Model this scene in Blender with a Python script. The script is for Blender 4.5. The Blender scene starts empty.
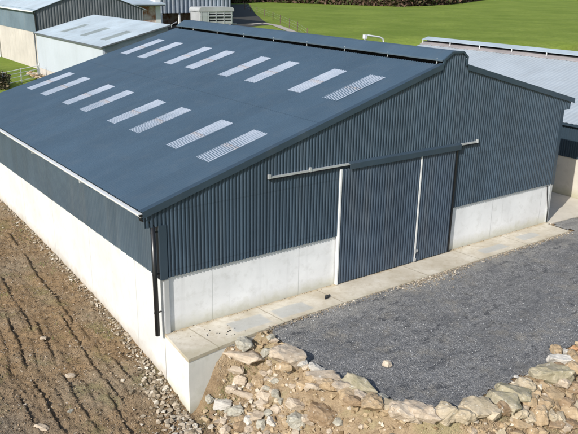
import bpy, math, random
import numpy as np
from mathutils import Vector, noise as mnoise

random.seed(7); RNG = np.random.RandomState(11)
sc = bpy.context.scene
COL = sc.collection
R_ = math.radians
# ------------------------------------------------------------------ helpers
def props(o, label=None, cat=None, group=None, kind=None):
    if label: o['label'] = label
    if cat: o['category'] = cat
    if group: o['group'] = group
    if kind: o['kind'] = kind
    return o

WLOC = {}
def thing(name, loc, label, cat, group=None):
    o = bpy.data.objects.new(name, None); COL.objects.link(o)
    o.location = loc; o.empty_display_size = .3
    WLOC[o] = np.array(loc, float)
    return props(o, label, cat, group)

def wl(o):
    return WLOC.get(o, np.zeros(3))

def mk(name, V, F, mat, parent=None, smooth=False, loc=None):
    """one mesh object; V in world coordinates"""
    V = np.asarray(V, float)
    if parent is not None: base = wl(parent)
    elif loc is not None: base = np.array(loc, float)
    else: base = np.zeros(3)
    me = bpy.data.meshes.new(name)
    me.from_pydata((V - base).tolist(), [], F if isinstance(F, list) else F.tolist())
    me.update()
    if smooth: me.polygons.foreach_set('use_smooth', [True]*len(me.polygons))
    if isinstance(mat, (list, tuple)):
        for m in mat: me.materials.append(m)
    elif mat: me.materials.append(mat)
    o = bpy.data.objects.new(name, me); COL.objects.link(o)
    if parent is not None:
        o.parent = parent; WLOC[o] = base
    else:
        o.location = base; WLOC[o] = base
    return o

class MB:
    def __init__(s): s.v = []; s.f = []
    def add(s, V, F):
        n = len(s.v); s.v += [tuple(map(float, p)) for p in V]; s.f += [tuple(i+n for i in f) for f in F]; return s
    def box(s, x0, x1, y0, y1, z0, z1):
        V = [(x0,y0,z0),(x1,y0,z0),(x1,y1,z0),(x0,y1,z0),(x0,y0,z1),(x1,y0,z1),(x1,y1,z1),(x0,y1,z1)]
        return s.add(V, [(0,3,2,1),(4,5,6,7),(0,1,5,4),(1,2,6,5),(2,3,7,6),(3,0,4,7)])
    def prism(s, poly, axis, a, b):
        """poly of 2D points extruded along axis between a and b"""
        n = len(poly); V = []
        for t in (a, b):
            for p in poly:
                q = list(p); q.insert(axis, t); V.append(q)
        F = [tuple(range(n))[::-1], tuple(range(n, 2*n))] + [(i, (i+1) % n, n+(i+1) % n, n+i) for i in range(n)]
        return s.add(V, F)
    def bar(s, p, q, w, h=None, up=(0,0,1)):
        p, q = Vector(p), Vector(q); d = (q-p).normalized(); u = Vector(up)
        if abs(d.dot(u)) > .95: u = Vector((1,0,0))
        r = d.cross(u).normalized(); u = r.cross(d).normalized(); h = h or w
        V = [e + r*a*w/2 + u*b*h/2 for e in (p, q) for a, b in ((-1,-1),(1,-1),(1,1),(-1,1))]
        return s.add(V, [(0,1,2,3)[::-1],(4,5,6,7),(0,1,5,4),(1,2,6,5),(2,3,7,6),(3,0,4,7)])
    def tube(s, pts, r, n=10, cap=True):
        pts = [Vector(p) for p in pts]; rings = []
        rr = r if isinstance(r, (list, tuple)) else [r]*len(pts)
        for i, p in enumerate(pts):
            d = ((pts[min(i+1, len(pts)-1)] - pts[max(i-1, 0)])).normalized()
            u = Vector((0,0,1)) if abs(d.z) < .9 else Vector((1,0,0))
            a = d.cross(u).normalized(); b = d.cross(a).normalized()
            rings.append([p + (a*math.cos(t) + b*math.sin(t))*rr[i] for t in [k*2*math.pi/n for k in range(n)]])
        V = [v for g in rings for v in g]; F = []
        for i in range(len(pts)-1):
            for k in range(n): F.append((i*n+k, i*n+(k+1) % n, (i+1)*n+(k+1) % n, (i+1)*n+k))
        if cap: F += [tuple(range(n))[::-1], tuple((len(pts)-1)*n+k for k in range(n))]
        return s.add(V, F)
    def build(s, name, mat, parent=None, smooth=False, loc=None):
        return mk(name, s.v, s.f, mat, parent, smooth, loc)

def bevel(o, w=.02, seg=2):
    m = o.modifiers.new('bevel', 'BEVEL'); m.width = w; m.segments = seg; m.limit_method = 'ANGLE'; return o

# ------------------------------------------------------------------ materials
class N:
    def __init__(s, name):
        s.m = bpy.data.materials.new(name); s.m.use_nodes = True
        s.t = s.m.node_tree; s.b = s.t.nodes['Principled BSDF']
        s.geo = s.t.nodes.new('ShaderNodeNewGeometry'); s.P = s.geo.outputs['Position']
    def n(s, typ, **k):
        a = s.t.nodes.new(typ)
        for q, v in k.items(): setattr(a, q, v)
        return a
    def L(s, a, b): s.t.links.new(a, b)
    def set(s, sock, v):
        if isinstance(v, bpy.types.NodeSocket): s.L(v, sock)
        elif isinstance(v, (tuple, list)) and len(v) == 3 and sock.type == 'RGBA': sock.default_value = (*v, 1)
        else: sock.default_value = v
    def vec(s, scale=(1,1,1), src=None, rot=(0,0,0)):
        a = s.n('ShaderNodeMapping'); s.L(src or s.P, a.inputs[0])
        a.inputs['Scale'].default_value = scale; a.inputs['Rotation'].default_value = rot; return a.outputs[0]
    def noise(s, scale, detail=3, rough=.55, vec=None, dist=0):
        a = s.n('ShaderNodeTexNoise'); s.L(vec or s.P, a.inputs['Vector'])
        a.inputs['Scale'].default_value = scale; a.inputs['Detail'].default_value = detail
        a.inputs['Roughness'].default_value = rough; a.inputs['Distortion'].default_value = dist
        return a.outputs['Fac']
    def voro(s, scale, feature='F1', out='Distance', vec=None):
        a = s.n('ShaderNodeTexVoronoi', feature=feature); s.L(vec or s.P, a.inputs['Vector'])
        a.inputs['Scale'].default_value = scale; return a.outputs[out]
    def ramp(s, fac, a, b, va=0., vb=1.):
        r = s.n('ShaderNodeMapRange'); s.set(r.inputs[0], fac)
        r.inputs[1].default_value = a; r.inputs[2].default_value = b
        r.inputs[3].default_value = va; r.inputs[4].default_value = vb; return r.outputs[0]
    def math(s, op, a, b=0., c=0.):
        m = s.n('ShaderNodeMath', operation=op)
        s.set(m.inputs[0], a); s.set(m.inputs[1], b); s.set(m.inputs[2], c); return m.outputs[0]
    def mix(s, fac, a, b, mode='MIX'):
        m = s.n('ShaderNodeMix', data_type='RGBA', blend_type=mode)
        s.set(m.inputs[0], fac); s.set(m.inputs[6], a); s.set(m.inputs[7], b); return m.outputs[2]
    def sep(s, src=None):
        a = s.n('ShaderNodeSeparateXYZ'); s.L(src or s.P, a.inputs[0]); return a.outputs
    def attr(s, name):
        a = s.n('ShaderNodeAttribute', attribute_name=name); return a.outputs['Fac']
    def bump(s, h, strength=.3, dist=.02):
        b = s.n('ShaderNodeBump'); s.L(h, b.inputs['Height']); b.inputs['Strength'].default_value = strength
        b.inputs['Distance'].default_value = dist; s.L(b.outputs[0], s.b.inputs['Normal']); return b
    def done(s, col, rough=.6, metal=0., spec=.5):
        s.set(s.b.inputs['Base Color'], col); s.set(s.b.inputs['Roughness'], rough)
        s.set(s.b.inputs['Metallic'], metal); s.set(s.b.inputs['Specular IOR Level'], spec); return s.m

def painted(name, col, var=.16, rough=.42, spec=.5, dirt=.15, metal=0., bump=.0, sheet=None, sv=.06, lap=None):
    n = N(name)
    f = n.noise(.35, 4); g = n.noise(6, 4); h = n.noise(1.4, 3, vec=n.vec((1,1,.12)))
    c = n.mix(n.ramp(f, .35, .7), tuple(v*(1-var) for v in col), tuple(v*(1+var) for v in col))
    c = n.mix(n.math('MULTIPLY', n.ramp(h, .5, .8), dirt), c, (.26,.24,.2))
    c = n.mix(n.math('MULTIPLY', n.ramp(g, .5, .75), dirt*.6), c, tuple(v*.55 for v in col))
    if sheet is not None:
        X = n.sep(); w = n.n('ShaderNodeTexWhiteNoise', noise_dimensions='1D')
        n.L(n.math('FLOOR', n.math('DIVIDE', X[sheet], .9)), w.inputs['W'])
        c = n.mix(1., c, n.mix(w.outputs['Value'], (1-sv,)*3, (1+sv,)*3), 'MULTIPLY')
        fr = n.math('ABSOLUTE', n.math('SUBTRACT', n.math('FRACT', n.math('DIVIDE', X[sheet], .9)), .5))
        c = n.mix(n.ramp(fr, 0, .02, .22, 0), c, tuple(v*.4 for v in col))
        if lap:
            ax, vals = lap
            for v_ in vals:
                c = n.mix(n.ramp(n.math('ABSOLUTE', n.math('SUBTRACT', X[ax], v_)), .012, .03, .35, 0), c, tuple(v*.4 for v in col))
    if bump: n.bump(n.noise(2, 2), bump, .02)
    return n.done(c, n.ramp(g, .3, .7, rough*.85, rough*1.2), metal, spec)

def concrete(name, col, joints_axis=None, pitch=3., stain=(.3,.27,.2), stainamt=.35, zfoot=None, slopefoot=False):
    n = N(name)
    big = n.noise(.5, 5, .6); med = n.noise(2.2, 5, .65); fine = n.noise(35, 4, .7)
    drip = n.noise(1.6, 4, .6, vec=n.vec((1.3,1.3,.09)))
    c = n.mix(n.ramp(big, .3, .7), tuple(v*.88 for v in col), tuple(min(1, v*1.08) for v in col))
    c = n.mix(n.math('MULTIPLY', n.ramp(med, .52, .78), stainamt), c, stain)
    c = n.mix(n.math('MULTIPLY', n.ramp(drip, .55, .8), stainamt*.8), c, tuple(v*.6 for v in col))
    c = n.mix(n.math('MULTIPLY', n.ramp(fine, .55, .8), .25), c, tuple(v*.65 for v in col))
    X = n.sep()
    if joints_axis is not None:
        w = n.math('ADD', X[joints_axis], n.ramp(n.noise(.9, 2), 0, 1, -.04, .04))
        fr = n.math('FRACT', n.math('DIVIDE', w, pitch))
        d = n.math('ABSOLUTE', n.math('SUBTRACT', fr, .5))
        j = n.ramp(d, 0, .012/pitch*2, 1, 0)
        c = n.mix(n.math('MULTIPLY', j, .7), c, tuple(v*.4 for v in col))
        tie = n.voro(1.0, vec=n.vec((.9,.9,1.4)))
        c = n.mix(n.ramp(tie, .02, .04, .4, 0), c, tuple(v*.4 for v in col))
    if zfoot is not None:
        z = n.math('ADD', X[2], n.ramp(med, .2, .8, -.25, .25))
        c = n.mix(n.ramp(z, zfoot, zfoot+.5, .55, 0), c, (.36,.34,.2))
    if slopefoot:
        y_ = X[1]; g_ = n.math('ADD', n.math('MULTIPLY', y_, .125), n.math('MULTIPLY', n.math('MULTIPLY', y_, y_), -.0027))
        z = n.math('SUBTRACT', n.math('ADD', X[2], 1.9), g_)
        z = n.math('ADD', z, n.ramp(med, .2, .8, -.3, .3))
        c = n.mix(n.ramp(z, -.1, .55, .75, 0), c, (.38,.30,.20))
    n.bump(n.mix(.5, fine, med), .35, .02)
    return n.done(c, .85, spec=.2)
BLUE = (.058,.110,.185)
m_roof = painted('blue roof sheet', (.058,.095,.136), .07, .55, .22, .05, sheet=1, sv=.035, lap=(0,(6.9,)))
m_clad = painted('blue wall cladding', (.048,.076,.108), .1, .42, .5, .06, sheet=0, sv=.07, lap=(2,(2.4,4.6)))
m_side = painted('blue side cladding', (.072,.102,.13), .1, .5, .3, .1, sheet=1, sv=.06)
m_trim = painted('blue trim', (.035,.058,.082), .12, .4, .5, .06)
m_door = painted('blue door cladding', (.048,.072,.105), .15, .42, .5, .16, sheet=0, sv=.08)
m_galv = painted('galvanised steel', (.55,.57,.58), .12, .4, .5, .12, .35)
m_gutter = painted('pale gutter', (.74,.75,.74), .08, .4, .5, .12)
m_black = painted('black plastic and gap shade', (.012,.013,.015), .2, .35, .5, .05)
m_dark = painted('dark void shade and dirt', (.012,.014,.018), .2, .8, .2, .02)
m_conc_left = concrete('white side wall concrete', (.66,.66,.635), 1, 4.6, (.50,.47,.38), .38, slopefoot=True)
m_conc_gable = concrete('pale gable wall concrete', (.80,.80,.795), 0, 4.0, (.42,.41,.37), .42, 0.05)
m_conc_base = concrete('base concrete', (.78,.77,.70), None, 3., (.42,.42,.28), .4, -2.1)
m_white = painted('white painted wall', (.50,.545,.60), .05, .5, .4, .1)
m_pinkconc = concrete('pinkish concrete panel', (.55,.51,.46), 1, 1.2, (.35,.28,.2), .3)
m_greyroof = painted('weathered fibre cement roof', (.40,.47,.52), .13, .6, .3, .25)
m_nroof = painted('pale grey neighbour roof', (.38,.425,.46), .08, .5, .4, .15)
m_pink = painted('pinkish ridge flashing', (.36,.33,.33), .2, .6, .3, .3)
m_dclad = painted('dark grey cladding', (.11,.125,.135), .15, .6, .4, .15)
m_bclad = painted('blue grey shed cladding', (.13,.18,.22), .15, .55, .4, .2)
m_navy = painted('navy cladding', (.03,.05,.07), .1, .45, .5, .05)
m_barn = painted('weathered grey barn sheeting', (.24,.28,.33), .28, .6, .3, .45)
m_nwall = concrete('neighbour lower wall', (.62,.57,.48), 1, 3., (.3,.26,.2), .3, .1)

def mat_sky():
    n = N('translucent rooflight')
    a = n.n('ShaderNodeAttribute', attribute_name='uvw')
    S = n.sep(a.outputs['Vector'])         # x: 0 lower end .. 1 upper end, y: across in ribs, z: strength
    fr = n.math('FRACT', S[1])
    rib = n.ramp(n.math('ABSOLUTE', n.math('SUBTRACT', fr, .5)), .14, .30, 1, 0)
    ns = n.noise(2.5, 3, vec=n.vec((.5,2,1)))
    grad = n.ramp(n.math('ADD', S[0], n.ramp(ns, .3, .7, -.22, .22)), .1, .95, 1, .25)
    k = n.math('MULTIPLY', n.math('MULTIPLY', rib, grad), S[2])
    c = n.mix(n.ramp(n.noise(1.5, 4), .3, .7), (.34,.39,.46), (.46,.50,.57))
    c = n.mix(n.ramp(n.noise(3, 4), .5, .75, 0, .4), c, (.26,.34,.45))
    lap = n.math('SUBTRACT', S[0], .5)
    moss = n.math('MULTIPLY', n.ramp(lap, -.12, -.01, 0, 1), n.ramp(lap, 0, .01, 1, 0))
    c = n.mix(n.math('MULTIPLY', n.math('MULTIPLY', moss, n.ramp(n.noise(5, 4), .35, .6)), .55), c, (.55,.40,.28))
    c = n.mix(n.ramp(n.math('ABSOLUTE', lap), .004, .012, .6, 0), c, (.2,.15,.14))
    c = n.mix(n.math('MINIMUM', k, 1.), c, (.062,.105,.15))
    return n.done(c, .35, 0, .5)
m_skyl = mat_sky()

def mat_ground():
    n = N('ground')
    g = n.attr('grass'); s = n.attr('sand'); fu = n.attr('dark')
    f0 = n.noise(.35, 4); f1 = n.noise(2.3, 6, .7); f2 = n.noise(13, 8, .82); v = n.voro(22, 'F1', 'Color'); vd = n.voro(22)
    v2 = n.sep(n.voro(9, 'F1', 'Color'))[0]
    c = n.mix(n.ramp(f1, .3, .7), (.175,.115,.062), (.33,.228,.13))
    c = n.mix(n.ramp(f0, .45, .62, 0, .55), c, (.27,.23,.17))
    Xg = n.sep(); gl = n.ramp(n.math('ADD', n.math('ADD', Xg[0], n.math('MULTIPLY', Xg[1], .45)), n.ramp(f0, .2, .8, -1.5, 1.5)), -6.2, -3.4, .6, 0)
    c = n.mix(gl, c, n.mix(n.ramp(f2, .3, .7), (.07,.065,.055), (.27,.25,.21)))
    c = n.mix(n.ramp(f2, .55, .75, 0, .8), c, (.38,.30,.21))
    c = n.mix(n.ramp(f2, .25, .4, .65, 0), c, (.08,.055,.035))
    peb = n.math('MULTIPLY', n.ramp(v2, .86, .9), n.ramp(n.voro(9), .28, .2, 0, 1))
    c = n.mix(n.math('MULTIPLY', peb, .7), c, (.52,.46,.37))
    c = n.mix(n.ramp(n.noise(.8, 4), .56, .66, 0, .35), c, (.15,.16,.06))
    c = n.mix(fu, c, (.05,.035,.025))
    sand = n.mix(n.ramp(f1, .3, .7), (.22,.155,.095), (.44,.335,.215))
    sand = n.mix(n.ramp(f2, .5, .75, 0, .6), sand, (.62,.50,.34))
    sand = n.mix(n.ramp(f2, .25, .42, .7, 0), sand, (.16,.10,.055))  # dark noise specks put crevice shade into the sand colour
    sand = n.mix(n.ramp(n.noise(.9, 3), .52, .66, 0, .5), sand, (.34,.32,.17))
    c = n.mix(s, c, sand)
    P2 = n.vec((1,1,1))
    gr = n.mix(n.ramp(n.noise(.12, 4, .6), .35, .65), (.175,.24,.036), (.265,.33,.06))
    gr = n.mix(n.ramp(n.noise(.9, 5, .7), .45, .75, 0, .6), gr, (.13,.175,.03))
    gr = n.mix(n.ramp(n.noise(.5, 5, .7, vec=n.vec((1,.25,1), rot=(0,0,.5))), .52, .72, 0, .5), gr, (.29,.32,.09))
    gr = n.mix(n.ramp(n.noise(2.4, 6, .85), .4, .65, 0, .55), gr, (.09,.15,.02))
    c = n.mix(g, c, gr)
    n.bump(n.mix(.5, f2, vd), 1., .06)
    return n.done(c, .95, spec=.1)
m_ground = mat_ground()

def mat_gravel():
    n = N('crushed stone')
    v = n.sep(n.voro(19, 'F1', 'Color')); d = n.voro(19); v3 = n.sep(n.voro(55, 'F1', 'Color')); d3 = n.voro(55)
    big = n.noise(.28, 4, .6); m = n.noise(1.1, 5, .7)
    c = n.mix(v[0], (.17,.17,.17), (.60,.59,.575))
    c = n.mix(n.ramp(v[1], .95, .98, 0, .5), c, (.5,.5,.49))
    c = n.mix(.35, c, n.mix(v3[0], (.16,.16,.16), (.62,.61,.59)))
    c = n.mix(n.ramp(d, .28, .5, 0, .55), c, (.08,.083,.09))
    c = n.mix(n.ramp(big, .48, .66, 0, .5), c, (.17,.17,.17))
    c = n.mix(n.math('MULTIPLY', n.ramp(m, .5, .68), n.ramp(n.noise(.25, 2), .42, .56, .05, .6)), c, (.36,.325,.265))
    X = n.sep(); c = n.mix(n.math('MULTIPLY', n.ramp(n.math('ADD', X[1], n.ramp(m, .2, .8, -.9, .9)), -3.1, -1.9), .5), c, (.42,.40,.36))
    bl = n.math('MULTIPLY', n.ramp(n.noise(2.6, 5, .75, vec=n.vec((.7,1.3,1), rot=(0,0,-.3))), .52, .62), n.ramp(n.noise(.33, 3, .6), .42, .58, .12, 1))
    c = n.mix(n.math('MULTIPLY', bl, .8), c, (.065,.068,.075))
    sp = n.math('MULTIPLY', n.ramp(n.math('ABSOLUTE', n.math('SUBTRACT', X[0], 11.6)), .5, 2.2, 1, 0), n.ramp(n.math('ADD', X[1], n.ramp(m, .2, .8, -.6, .6)), -2.5, -1.9))
    c = n.mix(n.math('MULTIPLY', sp, n.ramp(f3 if False else n.noise(9, 4, .8), .4, .6, .1, .85)), c, (.52,.49,.43))
    for cx_, cy_, r_0 in ((9., 3., 8.2), (9., 3., 10.0), (22., -14., 9.), (22., -14., 10.8)):
        dd = n.math('SUBTRACT', n.math('POWER', n.math('ADD', n.math('POWER', n.math('SUBTRACT', X[0], cx_), 2.), n.math('POWER', n.math('SUBTRACT', X[1], cy_), 2.)), .5), r_0)
        dd = n.math('ABSOLUTE', n.math('ADD', dd, n.ramp(m, .2, .8, -.25, .25)))
        c = n.mix(n.math('MULTIPLY', n.ramp(dd, .08, .4, .6, 0), n.ramp(big, .35, .6, .05, .4)), c, (.11,.115,.125))
    c = n.mix(n.ramp(n.noise(.9, 4, .6, vec=n.vec((.25,1.3,1), rot=(0,0,-.25))), .55, .7, 0, .6), c, (.12,.125,.135))
    n.bump(n.math('ADD', n.ramp(d, 0, .5, 1, 0), n.math('MULTIPLY', n.ramp(d3, 0, .5, 1, 0), .5)), 1., .05)
    return n.done(c, .85, spec=.25)
m_gravel = mat_gravel()

def mat_apron():
    n = N('apron concrete')
    X = n.sep()
    c = n.mix(n.ramp(n.noise(.7, 5, .6), .3, .7), (.46,.40,.30), (.68,.63,.53))
    c = n.mix(n.ramp(n.noise(4, 5, .7), .5, .75, 0, .65), c, (.40,.33,.22))
    c = n.mix(n.ramp(n.noise(1.1, 6, .8), .56, .68, 0, .5), c, (.74,.71,.65))
    c = n.mix(n.ramp(n.noise(30, 4, .8), .58, .75, 0, .4), c, (.25,.21,.16))
    # damp rectangular screed patches
    def rect(x0, x1, y0, y1):
        w = n.ramp(n.noise(1.5, 3), .2, .8, -.1, .1)
        x = n.math('ADD', X[0], w); y = n.math('ADD', X[1], n.math('MULTIPLY', w, .4))
        a = n.math('MULTIPLY', n.ramp(x, x0-.06, x0+.06), n.ramp(x, x1-.06, x1+.06, 1, 0))
        b = n.math('MULTIPLY', n.ramp(y, y0-.04, y0+.04), n.ramp(y, y1-.04, y1+.04, 1, 0))
        return n.math('MULTIPLY', a, b)
    for r in ((2.2,3.75,-1.4,-.6), (4.2,5.75,-1.38,-.62), (16.15,17.9,-1.3,-.78), (19.3,20.6,-1.15,-.6)):
        c = n.mix(n.math('MULTIPLY', rect(*r), .55), c, (.40,.43,.44))
    for xj in (.9, 3.95, 6.9, 11.75, 15.2, 18.8):
        x = n.math('ADD', n.math('SUBTRACT', X[0], xj), n.math('MULTIPLY', X[1], .1))
        c = n.mix(n.ramp(n.math('ABSOLUTE', n.math('ADD', x, n.ramp(n.noise(3, 2), 0, 1, -.03, .03))), .01, .035, .6, 0), c, (.22,.18,.11))
    c = n.mix(n.math('MULTIPLY', n.ramp(n.math('ADD', X[1], n.ramp(n.noise(2, 3), .2, .8, -.2, .2)), -.22, 0.02), .6), c, (.40,.30,.16))
    c = n.mix(n.math('MULTIPLY', n.ramp(n.math('ADD', X[1], n.ramp(n.noise(1.6, 4), .2, .8, -.25, .25)), -1.75, -1.4, 1, 0), .45), c, (.40,.36,.24))
    n.bump(n.noise(20, 5, .7), .4, .015)
    return n.done(c, .85, spec=.2)
m_apron = mat_apron()
m_yardc = concrete('yard concrete', (.62,.57,.48), None, 3., (.4,.34,.22), .35)
m_track = concrete('stony track', (.42,.38,.33), None, 3., (.3,.26,.18), .4)

def mat_stone(name, a, b, lichen=None, amt=.5):
    n = N(name)
    oi = n.n('ShaderNodeObjectInfo').outputs['Random']
    v = n.n('ShaderNodeVectorMath', operation='ADD'); n.L(n.P, v.inputs[0])
    cmb = n.n('ShaderNodeCombineXYZ'); n.L(n.math('MULTIPLY', oi, 40), cmb.inputs[0]); n.L(cmb.outputs[0], v.inputs[1])
    p = v.outputs[0]
    f = n.noise(2.6, 6, .65, vec=p); g = n.noise(16, 5, .7, vec=p); st = n.noise(5, 3, .6, vec=n.vec((.5,.5,4), src=p, rot=(.3,.2,0)))
    c = n.mix(n.ramp(f, .32, .68), a, b)
    c = n.mix(n.math('MULTIPLY', oi, .35), c, tuple(v_*.7 for v_ in a))
    c = n.mix(n.ramp(st, .52, .68, 0, .45), c, tuple(v_*.55 for v_ in a))
    c = n.mix(n.ramp(g, .55, .75, 0, .45), c, tuple(v_*.45 for v_ in a))
    c = n.mix(n.ramp(n.noise(7, 4, .7, vec=p), .60, .68, 0, .6), c, (.72,.70,.62))
    if lichen:
        c = n.mix(n.ramp(n.noise(2.2, 5, .7, vec=p), .42, .6, 0, amt), c, lichen)
    n.bump(n.mix(.4, g, f), .7, .03)
    return n.done(c, .9, spec=.2)
ST = {'p': mat_stone('cream stone', (.40,.32,.235), (.60,.51,.40)),
      'g': mat_stone('grey stone', (.34,.32,.26), (.52,.49,.41)),
      'w': mat_stone('white stone', (.47,.44,.39), (.66,.63,.57)),
      't': mat_stone('tan stone', (.36,.26,.155), (.52,.40,.26)),
      'y': mat_stone('yellowish stone', (.42,.345,.235), (.60,.51,.38), (.33,.29,.18), .12),
      'm': mat_stone('mossy stone', (.33,.29,.20), (.48,.42,.31), (.25,.23,.12), .35),
      'b': mat_stone('brown stone', (.25,.17,.10), (.38,.28,.18)),
      'o': mat_stone('orange stone', (.42,.22,.10), (.5,.3,.16))}
def mat_rubble(name, a, b, w):
    n = N(name)
    r = n.geo.outputs['Random Per Island']
    c = n.mix(r, a, b)
    c = n.mix(n.ramp(n.math('FRACT', n.math('MULTIPLY', r, 7.3)), .72, .95, 0, .85), c, w)
    c = n.mix(n.ramp(n.noise(20, 4), .5, .75, 0, .4), c, tuple(v*.5 for v in a))
    return n.done(c, .9, spec=.2)
m_soilst = mat_rubble('soil stones', (.10,.07,.045), (.27,.20,.13), (.50,.44,.36))
m_bankst = mat_rubble('bank rubble', (.22,.15,.08), (.50,.39,.25), (.68,.62,.52))
m_grst = mat_rubble('gravel stones', (.14,.145,.15), (.38,.385,.39), (.46,.46,.45))
def mat_leaf(name, a, b, c3):
    n = N(name); r = n.geo.outputs['Random Per Island']
    c = n.mix(r, a, b); c = n.mix(n.ramp(n.math('FRACT', n.math('MULTIPLY', r, 5.1)), .7, .75), c, c3)
    return n.done(c, .8, spec=.2)
m_hedge = mat_leaf('winter hedge', (.05,.035,.022), (.16,.10,.07), (.06,.08,.025))
m_bush = mat_leaf('scrub leaves', (.02,.03,.012), (.08,.08,.04), (.25,.2,.13))
m_tuft = mat_leaf('grass blades', (.09,.15,.03), (.2,.26,.07), (.3,.3,.13))
m_rust = N('rusty weathered wall')
_n = m_rust
_c = _n.mix(_n.ramp(_n.noise(.9, 4, .6), .42, .58), (.62,.52,.45), (.30,.12,.05))
m_rust = _n.done(_n.mix(_n.ramp(_n.noise(2.5, 4), .5, .7, 0, .7), _c, (.7,.66,.58)), .8)
m_wood = painted('weathered timber', (.14,.10,.07), .3, .8, .2, .2)
m_trailer = painted('white trailer panel', (.42,.43,.43), .12, .5, .4, .4)

m_shadow = concrete('painted ground shadow', (.06,.056,.048), None, 3., (.04,.04,.03), .4)  # near-black ground colour that paints in a cast shadow
m_weath = painted('weathered pale sheeting', (.34,.39,.41), .2, .6, .3, .5)
m_footst = mat_rubble('wall foot stones', (.19,.15,.10), (.46,.39,.30), (.62,.58,.50))
m_clod = mat_rubble('soil clods', (.12,.08,.048), (.33,.24,.155), (.42,.33,.23))
BANK=np.array([(2.9,-1.7),(3.0,-3.1),(2.7,-4.5),(3.0,-6.2),(3.5,-8.0),(4.1,-9.0),(5.0,-9.45),(7,-9.4),(9,-9.45),(11.5,-9.1),(16,-9.0),(70,-9.0)])
SHELF=np.array([(1.15,-1.72),(2.3,-2.2),(3.0,-2.6)])
YARD=np.array([(0.12,-1.0),(2.9,-1.0),(2.9,-1.7)]+[tuple(p) for p in BANK[1:]]+[(70,25.5),(0.12,25.5)])
LY=[-60,-8,-2,1.36,5.1,9.07,14.37,20.98,26,30,46,400]
LZ=[-2.7,-2.4,-2.16,-1.72,-1.25,-.93,-.57,-.33,0,.5,3.06,3.2]
def sm(t):
    t=np.clip(t,0,1); return t*t*(3-2*t)
def pdist(x,y,pts):
    d=np.full(np.shape(x),1e9)
    for (ax,ay),(bx,by) in zip(pts[:-1],pts[1:]):
        vx,vy=bx-ax,by-ay; t=np.clip(((x-ax)*vx+(y-ay)*vy)/(vx*vx+vy*vy),0,1)
        d=np.minimum(d,np.hypot(x-ax-t*vx,y-ay-t*vy))
    return d
def inpoly(x,y,pts):
    c=np.zeros(np.shape(x),bool); n=len(pts)
    for i in range(n):
        ax,ay=pts[i]; bx,by=pts[(i+1)%n]
        if ay==by: continue
        c^=((ay>y)!=(by>y))&(x<(bx-ax)*(y-ay)/(by-ay)+ax)
    return c
def height(x,y):
    x=np.asarray(x,float); y=np.asarray(y,float)
    L=np.interp(y,LY,LZ)
    ins=inpoly(x,y,YARD); d=pdist(x,y,BANK)
    wd=np.where(y<-9,2.7+1.3*sm((x-5)/3),2.7); t=1-np.clip(d/wd,0,1); t0=t; t=t*t*(1.6-.6*t); fr=sm((x-4.2)/1.5)*(y<-8.6); t=t*(1-fr)+sm(t0)*fr
    d2=pdist(x,y,SHELF); t2=1-np.clip(d2/1.35,0,1); t2=.93*t2*t2*(2-t2); t=np.maximum(t,t2)
    t=np.where((x<0.12)&(y>-2.1),t*sm((-2.1-y+.6)/.6),t)
    h=np.where(ins,0,np.where(y<25.5,L*(1-t),L))
    hR=5.9*sm((.6*x+.8*y-38)/24)
    r=sm((x-14)/16)*sm((y+2)/10)
    h=h*(1-r)+np.maximum(hR,0)*r
    far=np.hypot(x,y); h=h+6*sm((far-260)/500)
    return h
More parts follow.
